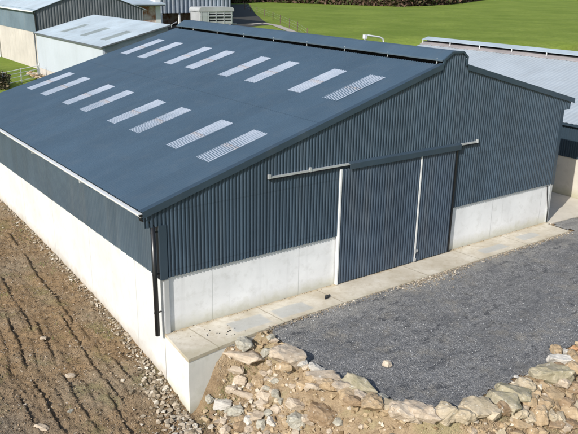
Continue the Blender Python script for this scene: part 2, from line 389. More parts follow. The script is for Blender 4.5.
STONES=[
(1.84,-2.27,1.37,0.47,15,'p','long flat pale stone slab lying just below the concrete apron edge'),
(2.01,-2.12,0.54,0.40,25,'g','grey blocky stone touching the apron edge above the long flat slab'),
(1.57,-2.35,0.47,0.29,5,'p','small cream block tucked under the long flat pale slab'),
(1.57,-2.56,0.22,0.43,-60,'p',''),
(1.55,-3.10,1.36,0.21,12,'p','thin pale slab edge-on low in the left end of the bank'),
(0.81,-2.65,0.50,0.32,0,'w',''),
(1.00,-3.26,0.50,0.43,0,'g',''),
(1.01,-4.02,0.38,0.31,0,'w',''),
(1.48,-4.06,0.38,0.38,20,'p',''),
(0.50,-2.29,0.32,0.32,0,'g',''),
(1.74,-2.91,0.25,0.25,0,'p',''),
(1.93,-3.28,0.32,0.36,20,'t',''),
(2.52,-4.22,1.14,0.65,8,'p','largest pinkish cream boulder at the rounded corner of the gravel'),
(2.75,-4.60,0.37,0.31,0,'w','knobbly white lump on the gravel edge beside the pinkish boulder'),
(2.88,-5.15,0.50,0.30,10,'w','pitted white stone with dark holes at the gravel edge'),
(2.78,-5.74,0.99,0.46,4,'p','long cream stone lying along the gravel edge below the pitted white stone'),
(1.88,-4.36,0.38,0.34,0,'g','square grey green block in the sandy part of the bank'),
(2.10,-4.41,0.45,0.31,0,'t',''),
(1.99,-5.32,0.60,0.34,0,'p',''),
(1.62,-4.68,0.31,0.31,30,'p',''),
(1.63,-5.12,0.40,0.17,15,'p',''),
(1.35,-4.87,0.37,0.41,0,'w',''),
(2.30,-5.84,0.50,0.17,-10,'p',''),
(2.23,-6.31,0.82,0.59,20,'b','broad brown stone with a dark cleft at the foot of the bank'),
(1.98,-6.04,0.30,0.53,60,'p',''),
(1.77,-5.61,0.50,0.47,0,'g',''),
(2.63,-6.15,0.53,0.43,0,'t',''),
(2.43,-5.59,0.50,0.37,20,'t',''),
(3.31,-6.78,1.01,0.55,12,'m','long stone with green lichen stripes on the gravel edge'),
(3.41,-7.58,0.48,0.35,10,'g','small grey stone right of the striped lichen stone'),
(3.47,-8.15,0.95,0.38,6,'y','flat weathered stone casting a thin shadow on the gravel edge'),
(2.86,-6.64,0.71,0.45,15,'p',''),
(2.99,-7.16,0.55,0.32,20,'p',''),
(2.96,-7.76,0.57,0.57,0,'t',''),
(3.50,-8.60,0.75,0.50,0,'p','large pale stone below the flat weathered stone'),
(2.74,-7.00,0.65,0.36,20,'t',''),
(2.63,-7.28,0.58,0.39,0,'b',''),
(3.26,-8.18,0.44,0.28,10,'t',''),
(3.86,-8.94,0.94,0.56,15,'p','wide layered stone cut by the lower edge of the view'),
(4.45,-9.39,0.60,0.54,20,'y','upright yellowish boulder leaning on a rounded one'),
(4.82,-9.63,0.76,0.48,5,'y','rounded yellowish boulder between two taller boulders'),
(5.39,-9.75,0.96,0.64,5,'y','big humped yellowish boulder on the front edge of the yard'),
(6.44,-9.88,0.86,0.49,30,'m','slanting olive stone right of the big humped boulder'),
(7.03,-9.78,0.94,0.54,15,'m','flat topped olive stone lying above the slanting one'),
(7.65,-9.76,0.55,0.45,20,'y','small rounded stone below the mossy boulder'),
(6.70,-10.24,0.50,0.43,0,'y',''),
(6.14,-10.15,0.49,0.39,10,'b',''),
(5.65,-10.14,0.48,0.32,0,'y',''),
(6.58,-10.50,0.56,0.33,0,'t',''),
(10.05,-9.43,0.70,0.37,8,'w','bright white rectangular block on top of the right end of the bank'),
(10.88,-9.06,0.30,0.23,0,'w','small bright white stone behind the white block'),
(10.53,-8.93,0.38,0.42,-20,'t','tan stone standing behind the white block'),
(8.88,-9.83,1.14,0.60,-8,'m','big mossy green boulder at the right end of the bank'),
(8.99,-10.16,0.46,0.35,10,'p','pale stone tucked against the mossy green boulder'),
(8.41,-10.30,0.56,0.42,15,'t',''),
(8.63,-10.62,0.53,0.39,15,'b',''),
(8.59,-10.87,0.56,0.39,20,'t',''),
(7.37,-10.16,0.47,0.44,20,'t',''),
(7.79,-10.38,0.48,0.44,30,'t',''),
(7.02,-10.46,0.44,0.37,0,'y',''),
(7.33,-10.59,0.41,0.64,10,'t',''),
(7.78,-10.69,0.34,0.41,0,'y',''),
(10.48,-9.64,0.37,0.60,0,'t',''),
(9.89,-9.97,0.51,0.51,0,'t',''),
(9.34,-10.36,0.50,0.43,10,'b',''),
(7.71,-10.91,0.51,0.34,0,'b',''),
(8.34,-11.10,0.49,0.38,0,'b',''),
(8.21,-10.55,0.31,0.28,0,'t',''),
(9.17,-9.36,0.50,0.18,-25,'y','thin yellowish stone in front of the mossy green boulder'),
(11.13,-9.24,0.31,0.31,0,'o','orange brown stone at the far right of the bank'),
(5.04,-6.22,0.31,0.26,0,'p','lone tan stone sitting in the middle of the gravel'),
(5.91,-9.18,0.13,0.10,0,'w','tiny white stone on the gravel above the humped boulder'),
(8.01,-9.16,0.17,0.14,0,'w','small white stone on the gravel left of the mossy boulder'),
(-3.04,4.33,0.25,0.17,0,'p','pale stone on the brown soil nearest the left edge'),
(-2.94,1.76,0.35,0.19,0,'p','pale flat stone between the soil furrows'),
(-4.69,-0.40,0.47,0.22,0,'p','largest pale stone on the soil in the lower left corner'),
(-3.67,-0.09,0.26,0.15,-40,'g','grey green stone on the soil above the lower left corner'),
]
FURROWS=[
[(-3.78, 6.54), (-4.01, 4.13), (-4.19, 2.32), (-4.17, 0.72), (-4.18, -0.74)] ,
[(-2.92, 5.75), (-3.19, 2.5), (-3.26, 0.54), (-3.21, -1.29)] ,
[(-1.81, 6.45), (-1.91, 3.52), (-2.03, 1.39), (-1.9, -0.24)] ,
[(-1.24, 3.19), (-1.23, 2.07), (-1.16, 0.64)] ,
[(-5.09, 2.95), (-4.87, 1.4), (-4.8, -0.24)] ,
[(-2.22, -0.05), (-2.35, -1.96)] ,
[(-2.98, 10.34), (-3.09, 7.51), (-3.22, 5.43)] ,
[(-1.15, 15.08), (-1.51, 9.35), (-1.62, 5.36)] ,
]
# ------------------------------------------------------------------ ground
def vnoise(x, y, s, seed):
    x = x/s; y = y/s; xi = np.floor(x).astype(np.int64); yi = np.floor(y).astype(np.int64)
    fx = x-xi; fy = y-yi; fx = fx*fx*(3-2*fx); fy = fy*fy*(3-2*fy)
    def h(a, b):
        v = (a*374761393 + b*668265263 + seed*974634777) & 0xffffffff
        v = ((v ^ (v >> 13))*1274126177) & 0xffffffff; v = v ^ (v >> 16)
        return (v & 0xffffff)/float(0xffffff)
    return (h(xi,yi)*(1-fx)+h(xi+1,yi)*fx)*(1-fy) + (h(xi,yi+1)*(1-fx)+h(xi+1,yi+1)*fx)*fy - .5

_F2 = []
for _p, _o in ((0,.45),(1,.5),(2,.42),(4,.4),(0,-.5),(4,-.5),(3,.5)):
    _F2.append([(a+_o+.1*math.sin(b*2), b+.3) for a, b in FURROWS[_p]])
NF = len(FURROWS); FURROWS = FURROWS + _F2
def gfull(x, y):
    """height, grass, sand, dark"""
    h = height(x, y)
    ins = inpoly(x, y, YARD); d = pdist(x, y, BANK)
    dirt = (~ins)&(y < 25)&(x > -16)&(y > -22)
    a = np.where(dirt, 1., 0.)
    n1 = vnoise(x, y, .9, 1); n2 = vnoise(x, y, .34, 2); n3 = vnoise(x, y, .14, 3); n4 = vnoise(x, y, .07, 4)
    disp = .05*n1 + .05*n2 + .06*n3 + .065*n4
    sharp = np.abs(vnoise(x, y, .22, 9))*.10
    near = np.where((x < 0.0)&(y > -2.2), sm(-x/.35), 1.)
    edge = np.where(y < -2, sm(d/.3), 1.)
    h = h + a*(disp+sharp*.6)*(.35+.65*near)*(.4+.6*edge)
    # long digger furrows
    dark = np.zeros_like(h)
    for k, pl in enumerate(FURROWS):
        if len(pl) < 2: continue
        wob = vnoise(x, y, 1.5, 20+k)*.10 + vnoise(x, y, .13, 40+k)*.08
        best = np.full(np.shape(x), 9.); sgn = np.zeros(np.shape(x))
        for (ax, ay), (bx, by) in zip(pl[:-1], pl[1:]):
            vx, vy = bx-ax, by-ay; l2 = vx*vx+vy*vy; t = ((x-ax)*vx+(y-ay)*vy)/l2
            tc = np.clip(t, 0, 1); dd = np.hypot(x-ax-tc*vx, y-ay-tc*vy)
            s = ((x-ax)*vy-(y-ay)*vx)/math.sqrt(l2)      # signed side
            m = dd < best; best = np.where(m, dd, best); sgn = np.where(m, s, sgn)
        q = np.where(np.abs(sgn) > 0, np.sign(sgn), 1)*best + wob
        if pl[0][1] < pl[-1][1]: q = -q
        # ledge: high on -x side dropping sharply to +x side
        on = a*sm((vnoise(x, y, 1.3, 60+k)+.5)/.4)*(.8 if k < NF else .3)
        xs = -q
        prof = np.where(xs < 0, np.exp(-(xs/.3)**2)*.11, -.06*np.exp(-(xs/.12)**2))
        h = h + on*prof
        dark = np.maximum(dark, on*np.exp(-((xs-.03)/.045)**2)*.6)  # shade below the ledge painted into the soil as a thin dark line
    dark = np.maximum(dark, np.where((x > .3)&(x <= 4), .28*a*(vnoise(x,y,.5,71)+.6), 0))  # shade between the left bank stones painted as darker ground
    dark = np.maximum(dark, np.where((x > 4)&(y < -9.2), .7*a, 0)*sm((3-d)/.5))  # gap shade of the front stone pile painted as darker ground
    grass = np.where(dirt, 0., 1.)
    grass = np.where(ins&(y < 25.4), 0., grass)
    gx = sm((-12-x + 3*vnoise(x, y, 2.5, 7))/2.5); grass = np.maximum(grass, gx)
    grass = np.where((y > 22.5)&(x < 0), np.maximum(grass, sm((y-23+vnoise(x, y, 2, 8)*3)/2.)), grass)
    sand = np.where((x > -.05), a, 0)*sm((3.2-d + 1.6*vnoise(x, y, .8, 5))/1.2)
    sand = np.maximum(sand, .3*a*np.exp(-np.clip(-x, 0, 9)/.5)*(y > -3))
    h = np.where(ins&(y < 25.4), -.07, h)
    h = np.where((x > .12)&(x < 2.9)&(y > -1.5), np.minimum(h, -.3), h)
    return h, grass, sand, dark

def rng(a, b, s): return list(np.arange(a, b-1e-6, s))
xs = [-700,-500,-350,-250,-180,-130,-90,-60,-45,-34,-26,-20,-16,-13,-11] + rng(-9.5,-6,.12) + rng(-6,4.2,.055) + rng(4.2,12.6,.075) + rng(12.8,20,.6) + rng(20,110,2.5) + [110,120,132,146,162,180,200,225,255,300,360,440,550,700]
ys = [-700,-400,-250,-150,-90,-60,-40,-30,-24,-19,-16,-14] + rng(-12.6,8,.06) + rng(8,25,.11) + rng(25,60,1.0) + rng(60,160,2.5) + [160,170,182,196,212,230,255,300,360,440,550,700]
XG, YG = np.meshgrid(np.array(xs), np.array(ys))
nx, ny = len(xs), len(ys)
x, y = XG.ravel(), YG.ravel()
h, gA, sA, dA = gfull(x, y)
V = np.stack([x, y, h], 1)
i = np.arange(nx*ny).reshape(ny, nx)
F = np.stack([i[:-1,:-1], i[:-1,1:], i[1:,1:], i[1:,:-1]], -1).reshape(-1, 4)
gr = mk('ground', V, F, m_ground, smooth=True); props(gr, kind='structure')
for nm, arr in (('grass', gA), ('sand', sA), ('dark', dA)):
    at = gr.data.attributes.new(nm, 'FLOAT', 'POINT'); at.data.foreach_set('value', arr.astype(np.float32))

# gravel yard sheet
GP = np.array([(3.25,-1.95),(3.1,-2.6),(3.05,-3.3),(2.85,-4.5),(3.15,-6.2),(3.65,-7.9),(4.25,-8.85),(5.1,-9.3),(7,-9.28),(9,-9.3),(11.5,-8.95),(16,-8.85),(70,-8.8),(70,-.7),(25.5,-.42),(22.65,-.3),(22.55,-1.63),(4.9,-1.66),(3.3,-1.74)])
gx = np.array(rng(2.6,13,.1)+rng(13,31,.2)+rng(31,70,3)); gy = np.array(rng(-9.7,-.2,.1))
XX, YY = np.meshgrid(gx, gy); x, y = XX.ravel(), YY.ravel()
jx = x+vnoise(x, y, .45, 31)*.35+vnoise(x,y,.12,33)*.14; jy = y+np.where(y < -2.1, vnoise(x, y, .45, 32)*.3+vnoise(x,y,.12,34)*.14, vnoise(x,y,.3,35)*.1)
keep = inpoly(jx, jy, GP)
z = -.022 + .05*vnoise(x, y, 2.3, 36)+.035*vnoise(x, y, .5, 37)+.03*vnoise(x, y, .16, 38)
de = pdist(x, y, GP[6-6:12]); z = z - .05*np.exp(-de/.12)*(y < -2)
z = z + .05*sm((-.9-y)/.5*0)  
i = np.arange(len(gx)*len(gy)).reshape(len(gy), len(gx))
F = np.stack([i[:-1,:-1], i[:-1,1:], i[1:,1:], i[1:,:-1]], -1).reshape(-1, 4)
F = F[keep[F].all(1)]
used = np.unique(F); mp = -np.ones(len(x), int); mp[used] = np.arange(len(used))
o = mk('gravel_yard', np.stack([x, y, z], 1)[used], mp[F], m_gravel, smooth=True); props(o, kind='structure')

# rocks -------------------------------------------------------------------
import bmesh
def rock_mesh(name, dims, seed, npts=22, rough=.06, sub=2, boxy=.55):
    r = random.Random(seed); bm = bmesh.new()
    for k in range(npts):
        v = Vector([r.gauss(0,1) for _ in range(3)]).normalized()
        m = max(abs(c) for c in v)
        v = v.lerp(v/m, boxy)*(.5+.06*r.random())
        bm.verts.new((v.x*dims[0], v.y*dims[1], v.z*dims[2]))
    ret = bmesh.ops.convex_hull(bm, input=bm.verts)
    bmesh.ops.delete(bm, geom=[v for v in bm.verts if not v.link_faces], context='VERTS')
    bmesh.ops.dissolve_limit(bm, angle_limit=R_(14), verts=bm.verts, edges=bm.edges)
    md = min(dims)
    try: bmesh.ops.bevel(bm, geom=list(bm.edges), offset=md*.045, segments=1, affect='EDGES', clamp_overlap=True)
    except Exception: pass
    bmesh.ops.triangulate(bm, faces=bm.faces)
    for _ in range(sub):
        bmesh.ops.subdivide_edges(bm, edges=[e for e in bm.edges if e.calc_length() > max(dims)*.09], cuts=1, use_grid_fill=False)
        bmesh.ops.triangulate(bm, faces=bm.faces)
    off = Vector((seed*3.1 % 97, seed*1.7 % 89, 0))
    for v in bm.verts:
        p = v.co
        n_ = mnoise.noise(p*3.2/max(dims)*2 + off)*1.4 + mnoise.noise(p*14/max(dims)+off)*.7
        n_ += -.9*abs(mnoise.noise(Vector((p.x*2, p.y*2, p.z*9))/max(dims)*1.3+off))
        v.co = p*(1+rough*n_*1.6)
    me = bpy.data.meshes.new(name); bm.to_mesh(me); bm.free(); return me

YAW = .6387
STLAB = {'p':'cream','g':'grey','w':'whitish','t':'tan','y':'yellowish','m':'mossy','b':'brown','o':'orange'}
ZN = lambda x, y: float(gfull(np.array([x]), np.array([y]))[0][0])
for k, (px, py, w, hh, tilt, c, lab) in enumerate(STONES):
    dep = hh*1.15*random.uniform(.9, 1.15); ht = hh*random.uniform(.75, .9)
    big_ = 1.12 if w > .4 else 1.; dep *= big_; ht *= big_
    me = rock_mesh('stone', (w*1.08*big_, dep, ht), 100+k, npts=20+(k % 9), boxy=.72 if c in 'pgwm' and w > .45 else .45)
    me.materials.append(ST[c])
    o = bpy.data.objects.new('stone', me); COL.objects.link(o)
    onyard = bool(inpoly(np.array([px]), np.array([py]), GP)[0])
    edge = float(pdist(np.array([px]), np.array([py]), BANK)[0]) < .75 and w > .35
    bz = (0. if onyard else ZN(px, py))
    if edge and not (onyard and w < .36): bz = max(bz, -.05)
    small = w < .36; seat = .36 if edge else .28
    o.location = (px, py, bz + ht*(seat if not small else .3))
    o.rotation_euler = (R_(random.uniform(-8, 8)), R_(random.uniform(-8,8)) + (R_(12) if not onyard and px < 3 else 0), -YAW - R_(tilt)*1.4 + R_(random.uniform(-6,6)))
    if lab: props(o, lab, 'stone')
    elif px < 4: props(o, {'t':'rough tan stone among the sandy rubble left of the gravel','p':'cream stone among the sandy rubble left of the gravel','w':'whitish stone among the sandy rubble left of the gravel','g':'grey stone among the sandy rubble left of the gravel','b':'brown stone among the sandy rubble left of the gravel','y':'yellowish stone among the sandy rubble left of the gravel'}[c], 'stone', STLAB[c]+' stones in the left bank')
    else: props(o, '%s stone in the pile below the front edge of the gravel'%STLAB[c], 'stone', STLAB[c]+' stones in the front bank')
# further stones of the bank, between and below the ones above
ex = [(s[0], s[1], max(s[2], s[3])*.5) for s in STONES]
nfill = 0; tries = 0
while nfill < 310 and tries < 60000:
    tries += 1
    if random.random() < .52: px, py = random.uniform(.3, 3.3), random.uniform(-8.6, -2.4)
    else: px, py = random.uniform(4.4, 12.6), random.uniform(-12.0, -9.55)
    if inpoly(np.array([px]), np.array([py]), GP)[0]: continue
    d = float(pdist(np.array([px]), np.array([py]), BANK)[0])
    if d > 2.9: continue
    w = random.uniform(.2, .52) if px < 4 else random.uniform(.28, .62)
    if any(math.hypot(px-a, py-b) < (r_+w*.45)*(.66 if px < 4 else .58) for a, b, r_ in ex): continue
    ex.append((px, py, w*.5))
    c = random.choice('pptgpb') if px < 4 else random.choice('yytbtp')
    hh = w*random.uniform(.5, .8)
    me = rock_mesh('stone', (w, w*random.uniform(.6,.95), hh), 400+nfill, sub=1, boxy=.6); me.materials.append(ST[c])
    o = bpy.data.objects.new('stone', me); COL.objects.link(o)
    o.location = (px, py, ZN(px, py)+hh*(.2 if px < 4 else .3)); o.rotation_euler = (R_(random.uniform(-20,20)), R_(random.uniform(-20,20)), random.uniform(0, 6.28))
    if px < 4: props(o, {'t':'rough tan stone among the sandy rubble left of the gravel','p':'cream stone among the sandy rubble left of the gravel','g':'grey stone among the sandy rubble left of the gravel','b':'brown stone among the sandy rubble left of the gravel'}[c], 'stone', STLAB[c]+' stones in the left bank')
    else: props(o, '%s stone in the pile below the front edge of the gravel'%STLAB[c], 'stone', STLAB[c]+' stones in the front bank')
    nfill += 1

# loose rubble nobody could count ------------------------------------------
protos = []
for k in range(10):
    me = rock_mesh('p', (1, random.uniform(.6,.9), random.uniform(.45,.75)), 900+k, npts=12, sub=0, rough=.04)
    v = np.array([tuple(q.co) for q in me.vertices]); f = [tuple(p.vertices) for p in me.polygons]; protos.append((v, f)); bpy.data.meshes.remove(me)
def scatter(name, pts, sizes, mat, label, zfun, sink=.25, cat='rubble'):
    z = zfun(pts[:,0], pts[:,1]); VV = []; FF = []; n = 0
    for k in range(len(pts)):
        v, f = protos[RNG.randint(len(protos))]
        a = RNG.rand()*6.28; b = RNG.rand()*1.2-.6
        ca, sa, cb, sb = math.cos(a), math.sin(a), math.cos(b), math.sin(b)
        Rm = np.array([[ca,-sa,0],[sa,ca,0],[0,0,1]])@np.array([[1,0,0],[0,cb,-sb],[0,sb,cb]])
        w = (v*sizes[k])@Rm.T + np.array([pts[k,0], pts[k,1], z[k]+sizes[k]*sink])
        VV.append(w); FF += [tuple(q+n for q in ff) for ff in f]; n += len(v)
    o = mk(name, np.concatenate(VV), FF, mat)
    return props(o, label, cat, kind='stuff')
zg = lambda a, b: gfull(a, b)[0]
# on the soil left of the wall
n_ = 30000
P = np.stack([-.1-RNG.rand(n_)*7.5, RNG.rand(n_)*24-4.5], 1)
clus = vnoise(P[:,0], P[:,1], .7, 77)+.5; P = P[RNG.rand(n_) < clus**1.5+.12]
s_ = .018+.06*RNG.rand(len(P))**5+.02*RNG.rand(len(P)); s_[RNG.rand(len(P)) < .012] *= 2.2
scatter('soil_stones', P, s_, m_soilst, 'small stones and clods strewn over the bare brown soil', zg)
n_ = 15000
P = np.stack([-.1-RNG.rand(n_)*6.5, RNG.rand(n_)**1.3*18-4.], 1)
P = P[RNG.rand(n_) < (vnoise(P[:,0], P[:,1], .5, 78)+.5)**1.5+.1]
scatter('soil_clods', P, .025+.07*RNG.rand(len(P))**2.5, m_clod, 'crumbly earth clods covering the bare brown soil', zg, .12, 'soil')
# strip along the wall foot
n_ = 1900
yy = RNG.rand(n_)**2.1*24-3.2; off = np.abs(RNG.randn(n_))*.2+.03
off = off*(1+1.6*np.exp(-((yy+1)/3)**2))
P = np.stack([-off + np.where(yy < 0, yy*.1, 0), yy], 1)
s_ = (.035+.13*RNG.rand(n_)**3)*(1+.6*np.exp(-((yy+1)/3)**2))
scatter('wall_foot_rubble', P, s_, m_footst, 'broken stone rubble along the foot of the long white wall', zg, .3)
# bank rubble
n_ = 14000
P = np.stack([RNG.rand(n_)*13.2-.6, -1.9-RNG.rand(n_)*10.2], 1)
ok = ~inpoly(P[:,0], P[:,1], GP)
ok &= (pdist(P[:,0], P[:,1], BANK) < 3.0)&~((P[:,1] > -2.3)&(P[:,0] < 1.0))
P = P[ok]; s_ = .03+.22*RNG.rand(len(P))**3.2
scatter('bank_rubble', P, s_, m_bankst, 'loose sandy rubble between the larger bank stones', zg, .3)
# gravel stones proud of the yard surface
n_ = 9000
P = np.stack([2.8+RNG.rand(n_)**1.3*17, -9.4+RNG.rand(n_)*7.75], 1)
P = P[inpoly(P[:,0], P[:,1], GP)]
scatter('loose_gravel', P, .018+.035*RNG.rand(len(P))**3, m_grst, 'loose crushed stone lying on the dark gravel yard', lambda a, b: a*0-.02, .3, 'gravel')
# gravel spill along the apron edge
n_ = 2600
P = np.stack([3.2+RNG.rand(n_)*19.2, -1.68-np.abs(RNG.randn(n_))*.14], 1)
P[:900,0] = 11.8+RNG.randn(900)*1.0; P[:900,1] = -1.7-np.abs(RNG.randn(900))*.32
scatter('apron_edge_gravel', P, .02+.07*RNG.rand(n_)**3, m_footst, 'pale chippings gathered along the front edge of the apron', lambda a, b: a*0-.015, .3, 'gravel')
# ------------------------------------------------------------------ corrugated sheets
def profile(u0, u1, pitch, hgt, kind='trap'):
    """points (u, offset) along the sheet"""
    pts = []; k = math.floor(u0/pitch)
    sh = ((0,0),(.30,0),(.50,1),(.84,1)) if kind == 'trap' else tuple((t/6, .5-.5*math.cos(t/6*2*math.pi)) for t in range(6))
    while k*pitch < u1:
        for a, b in sh:
            u = (k+a)*pitch
            if u0 < u < u1: pts.append((u, b*hgt))
        k += 1
    return [(u0, 0)] + pts + [(u1, 0)]
def sheet_x(name, y, x0, x1, zb, zt, mat, parent, pitch=.15, hgt=.045, face=-1, extra=()):
    """vertical sheet in a y = const plane, ribs stand towards face*y"""
    pr = profile(x0, x1, pitch, hgt)
    pr = sorted(set(pr) | {(e, 0) for e in extra if x0 < e < x1})
    V = []; 
    for u, o_ in pr: V += [(u, y+face*o_, zb(u)), (u, y+face*o_, zt(u))]
    F = [(2*i, 2*i+2, 2*i+3, 2*i+1) for i in range(len(pr)-1)]
    return mk(name, V, F, mat, parent)
def sheet_y(name, x, y0, y1, zb, zt, mat, parent, pitch=.15, hgt=.05, face=-1):
    pr = profile(y0, y1, pitch, hgt); V = []
    for u, o_ in pr: V += [(x+face*o_, u, zb(u)), (x+face*o_, u, zt(u))]
    return mk(name, V, [(2*i, 2*i+1, 2*i+3, 2*i+2) for i in range(len(pr)-1)], mat, parent)
def roof(name, zf, x0, x1, y0, y1, mat, parent, pitch=.15, hgt=.02, lift=0., uvw=None, thick=True, nseg=1):
    pr = profile(y0, y1, pitch, hgt); V = []; A = []
    st = nseg+1
    for u, o_ in pr:
        for k in range(st):
            xx = x0+(x1-x0)*k/nseg; V.append((xx, u, zf(xx)+o_+lift)); A.append((k/nseg, u/pitch+.31, uvw or 0))
    F = []
    for i in range(len(pr)-1):
        for k in range(nseg): F.append((i*st+k, i*st+k+1, (i+1)*st+k+1, (i+1)*st+k) if x1 > x0 else (i*st+k, (i+1)*st+k, (i+1)*st+k+1, i*st+k+1))
    F = [f[::-1] for f in F]
    # make normals point up
    n = len(V)
    o = mk(name, V, F, mat, parent)
    if uvw is not None:
        at = o.data.attributes.new('uvw', 'FLOAT_VECTOR', 'POINT'); at.data.foreach_set('vector', np.array(A, np.float32).ravel())
    return o

# ------------------------------------------------------------------ main shed
XL, XR, YB = -.63, 23.5, 23.85
zl = lambda x: 4.74+.2926*(x+.626)
zr = lambda x: 6.57+.2526*(23.55-x)
zroof = lambda x: zl(x) if x < 13.93 else zr(x)
W = 22.69
shed = thing('farm_shed', (11.3, 0, 0), 'large slate blue clad shed on white concrete walls with a closed sliding door', 'shed')
b = MB().box(0, .22, .02, YB-.02, -2.6, 2.2).build('side_wall', m_conc_left, shed)
for (a, c) in ((.003, 7.93), (14.73, W)):
    w_ = MB().box(a, c, 0, .22, -.6, 2.2).build('gable_wall', m_conc_gable, shed)
MB().box(W-.22, W, .22, YB, -.3, 2.2).build('side_wall', m_conc_gable, shed)
MB().box(.22, W-.22, YB-.22, YB, -.6, 2.2).build('rear_wall', m_conc_gable, shed)
# pale corner post at the near corner, and far corner post
MB().box(.02, .20, -.09, -.003, 0.01, 2.17).build('corner_post', m_galv, shed)
MB().box(W-.12, W+.06, -.08, -.003, 0.01, 2.17).build('corner_post', m_galv, shed)
# gable cladding with raised ridge end
def ztop(x):
    if 13.42 <= x <= 14.93:
        return float(np.interp(x, [13.42,13.48,13.95,14.66,14.9,14.93], [8.85,9.05,9.33,9.31,9.1,8.74]))
    return zroof(x)
def zbot(x):
    if x < .0: return 4.13
    if x > W: return 6.05
    if 7.93 < x < 14.73: return 4.9
    return 2.16
for a, c in ((XL, -.0), (.001, 7.93), (7.931, 14.73), (14.731, W), (W+.001, 23.36)):
    mid = (a+c)/2
    sheet_x('gable_cladding', -.055, a, c, lambda u, m=mid: zbot(m), ztop, m_clad, shed, extra=(13.42,13.48,13.95,14.66,14.9,14.93))
sheet_y('side_cladding', -.05, -.0, YB, lambda u: 2.16, lambda u: 4.86, m_side, shed)
sheet_y('side_cladding', W+.05, 0, YB, lambda u: 2.16, lambda u: 6.75, m_clad, shed, face=1)
sheet_x('rear_cladding', YB+.05, 0, W, lambda u: 2.16, zroof, m_clad, shed, face=1, pitch=.3)
# corner flashings
MB().box(-.115, .16, -.118, -.1, 2.13, 4.15).box(-.115, -.097, -.1, .18, 2.13, 4.6).build('corner_flashing', m_trim, shed)
MB().box(W-.14, W+.12, -.118, -.1, 2.13, 6.1).build('corner_flashing', m_trim, shed)
# roof slopes
rl = roof('roof', zl, XL-.06, 13.33, -.13, YB+.1, m_roof, shed, pitch=.15, hgt=.022)
roof('roof', zr, XR+.05, 14.9, -.13, YB+.1, m_roof, shed, pitch=.15, hgt=.022)
MB().prism([(13.335,8.6),(13.36,8.6),(13.36,8.79),(13.335,8.79)], 1, -.05, YB).build('roof_flashing', m_trim, shed)
# rooflights
for row, (xa, xb) in enumerate(((2.64, 5.29), (8.70, 11.38))):
    for n8 in range(8):
        ya = 1.263 + (n8//2)*6.0 + (n8 % 2)*2.495
        s = (1.6 if n8 % 2 == 0 else 1.25)*(1.0 - .07*n8)*(1 if row == 0 else (.5 if n8 else 1.6)) 
        if row == 1 and n8 in (1, 2, 3): s = .5
        sk = roof('rooflight', zl, xa, xb, ya+random.uniform(-.03,.03), ya+.954, m_skyl, rl, pitch=.15, hgt=.022, lift=.012, uvw=s, nseg=24)
# ridge cap : long hood standing over a dark slot
cap = [(13.36,8.99),(13.40,9.05),(13.95,9.36),(14.66,9.34),(15.0,9.08),(14.96,9.04),(14.64,9.28),(13.97,9.30)]
cp = MB().prism(cap, 1, -.1, YB).build('ridge_cap', m_roof, shed)
MB().box(13.9, 14.5, .05, YB, 8.2, 9.22).build('ridge_slot_shade', m_dark, shed)  # near-black board painting in the shade inside the slot
MB().prism([(13.345,8.975),(13.36,8.975),(13.36,9.02),(13.345,9.02)], 1, -.1, YB).build('cap_lip', m_side, cp)
for k in range(9):
    yk = .25+k*3.05
    MB().bar((13.40, yk, 8.85), (13.42, yk, 9.07), .035, .035).bar((13.42,yk,9.03),(13.8,yk,9.2),.04).build('ridge_bracket', m_galv, shed)
# barge (verge) flashings
def verge(xa, xb, zf, nm):
    V = []; n = 40
    for k in range(n+1):
        xx = xa+(xb-xa)*k/n; z = zf(xx)
        V += [(xx,-.165,z-.20),(xx,-.165,z+.045),(xx,.06,z+.06),(xx,-.135,z-.20)]
    F = []
    for k in range(n):
        a = 4*k; c = 4*k+4
        F += [(a,c,c+1,a+1),(a+1,c+1,c+2,a+2),(a,a+3,c+3,c)]
    return mk(nm, V, F, m_trim, shed)
verge(XL-.08, 13.40, zl, 'verge_flashing'); verge(XR+.07, 14.95, zr, 'verge_flashing')
MB().prism([(13.38,8.80),(13.42,9.05),(13.95,9.37),(14.67,9.35),(14.98,9.1),(14.96,8.72),(14.86,8.72),(14.88,9.06),(14.62,9.27),(14.0,9.28),(13.52,9.0),(13.48,8.80)], 1, -.15, -.102).build('ridge_end_flashing', m_trim, shed)
# gutter along the near eave
gx_, gz_ = XL-.12, 4.66
pts = [(math.cos(t)*.095, math.sin(t)*.09) for t in [math.pi+k*math.pi/8 for k in range(9)]]
poly = [(gx_+a, gz_+c) for a, c in pts] + [(gx_+a*.88, gz_+.004+c*.88) for a, c in reversed(pts)]
gt = MB().prism(poly, 1, -.12, YB+.1).build('gutter', m_gutter, shed)
MB().prism([(gx_+.03,gz_+.012),(gx_-.105,gz_+.012),(gx_-.105,gz_+.03),(gx_+.03,gz_+.03)], 1, -.12, YB+.1).build('gutter_lip', m_gutter, gt)
MB().prism([(gx_+a*.86, gz_+c*.86) for a, c in pts], 1, -.128, -.121).build('gutter_end', m_black, gt)
for yk in (6.0, 12.0, 18.0, 24.0):
    MB().box(-.56, -.06, yk-.04, yk+.04, 4.27, 4.36).bar((gx_+.1, yk, gz_-.07), (-.5, yk, 4.3), .05, .05).bar((gx_-.02, yk, gz_-.09), (gx_+.2, yk, gz_-.09), .06, .03).build('gutter_bracket', m_galv, gt)
MB().box(XL-.02, -.08, -.05, YB, 4.60, 4.64).build('eave_soffit', m_trim, shed)
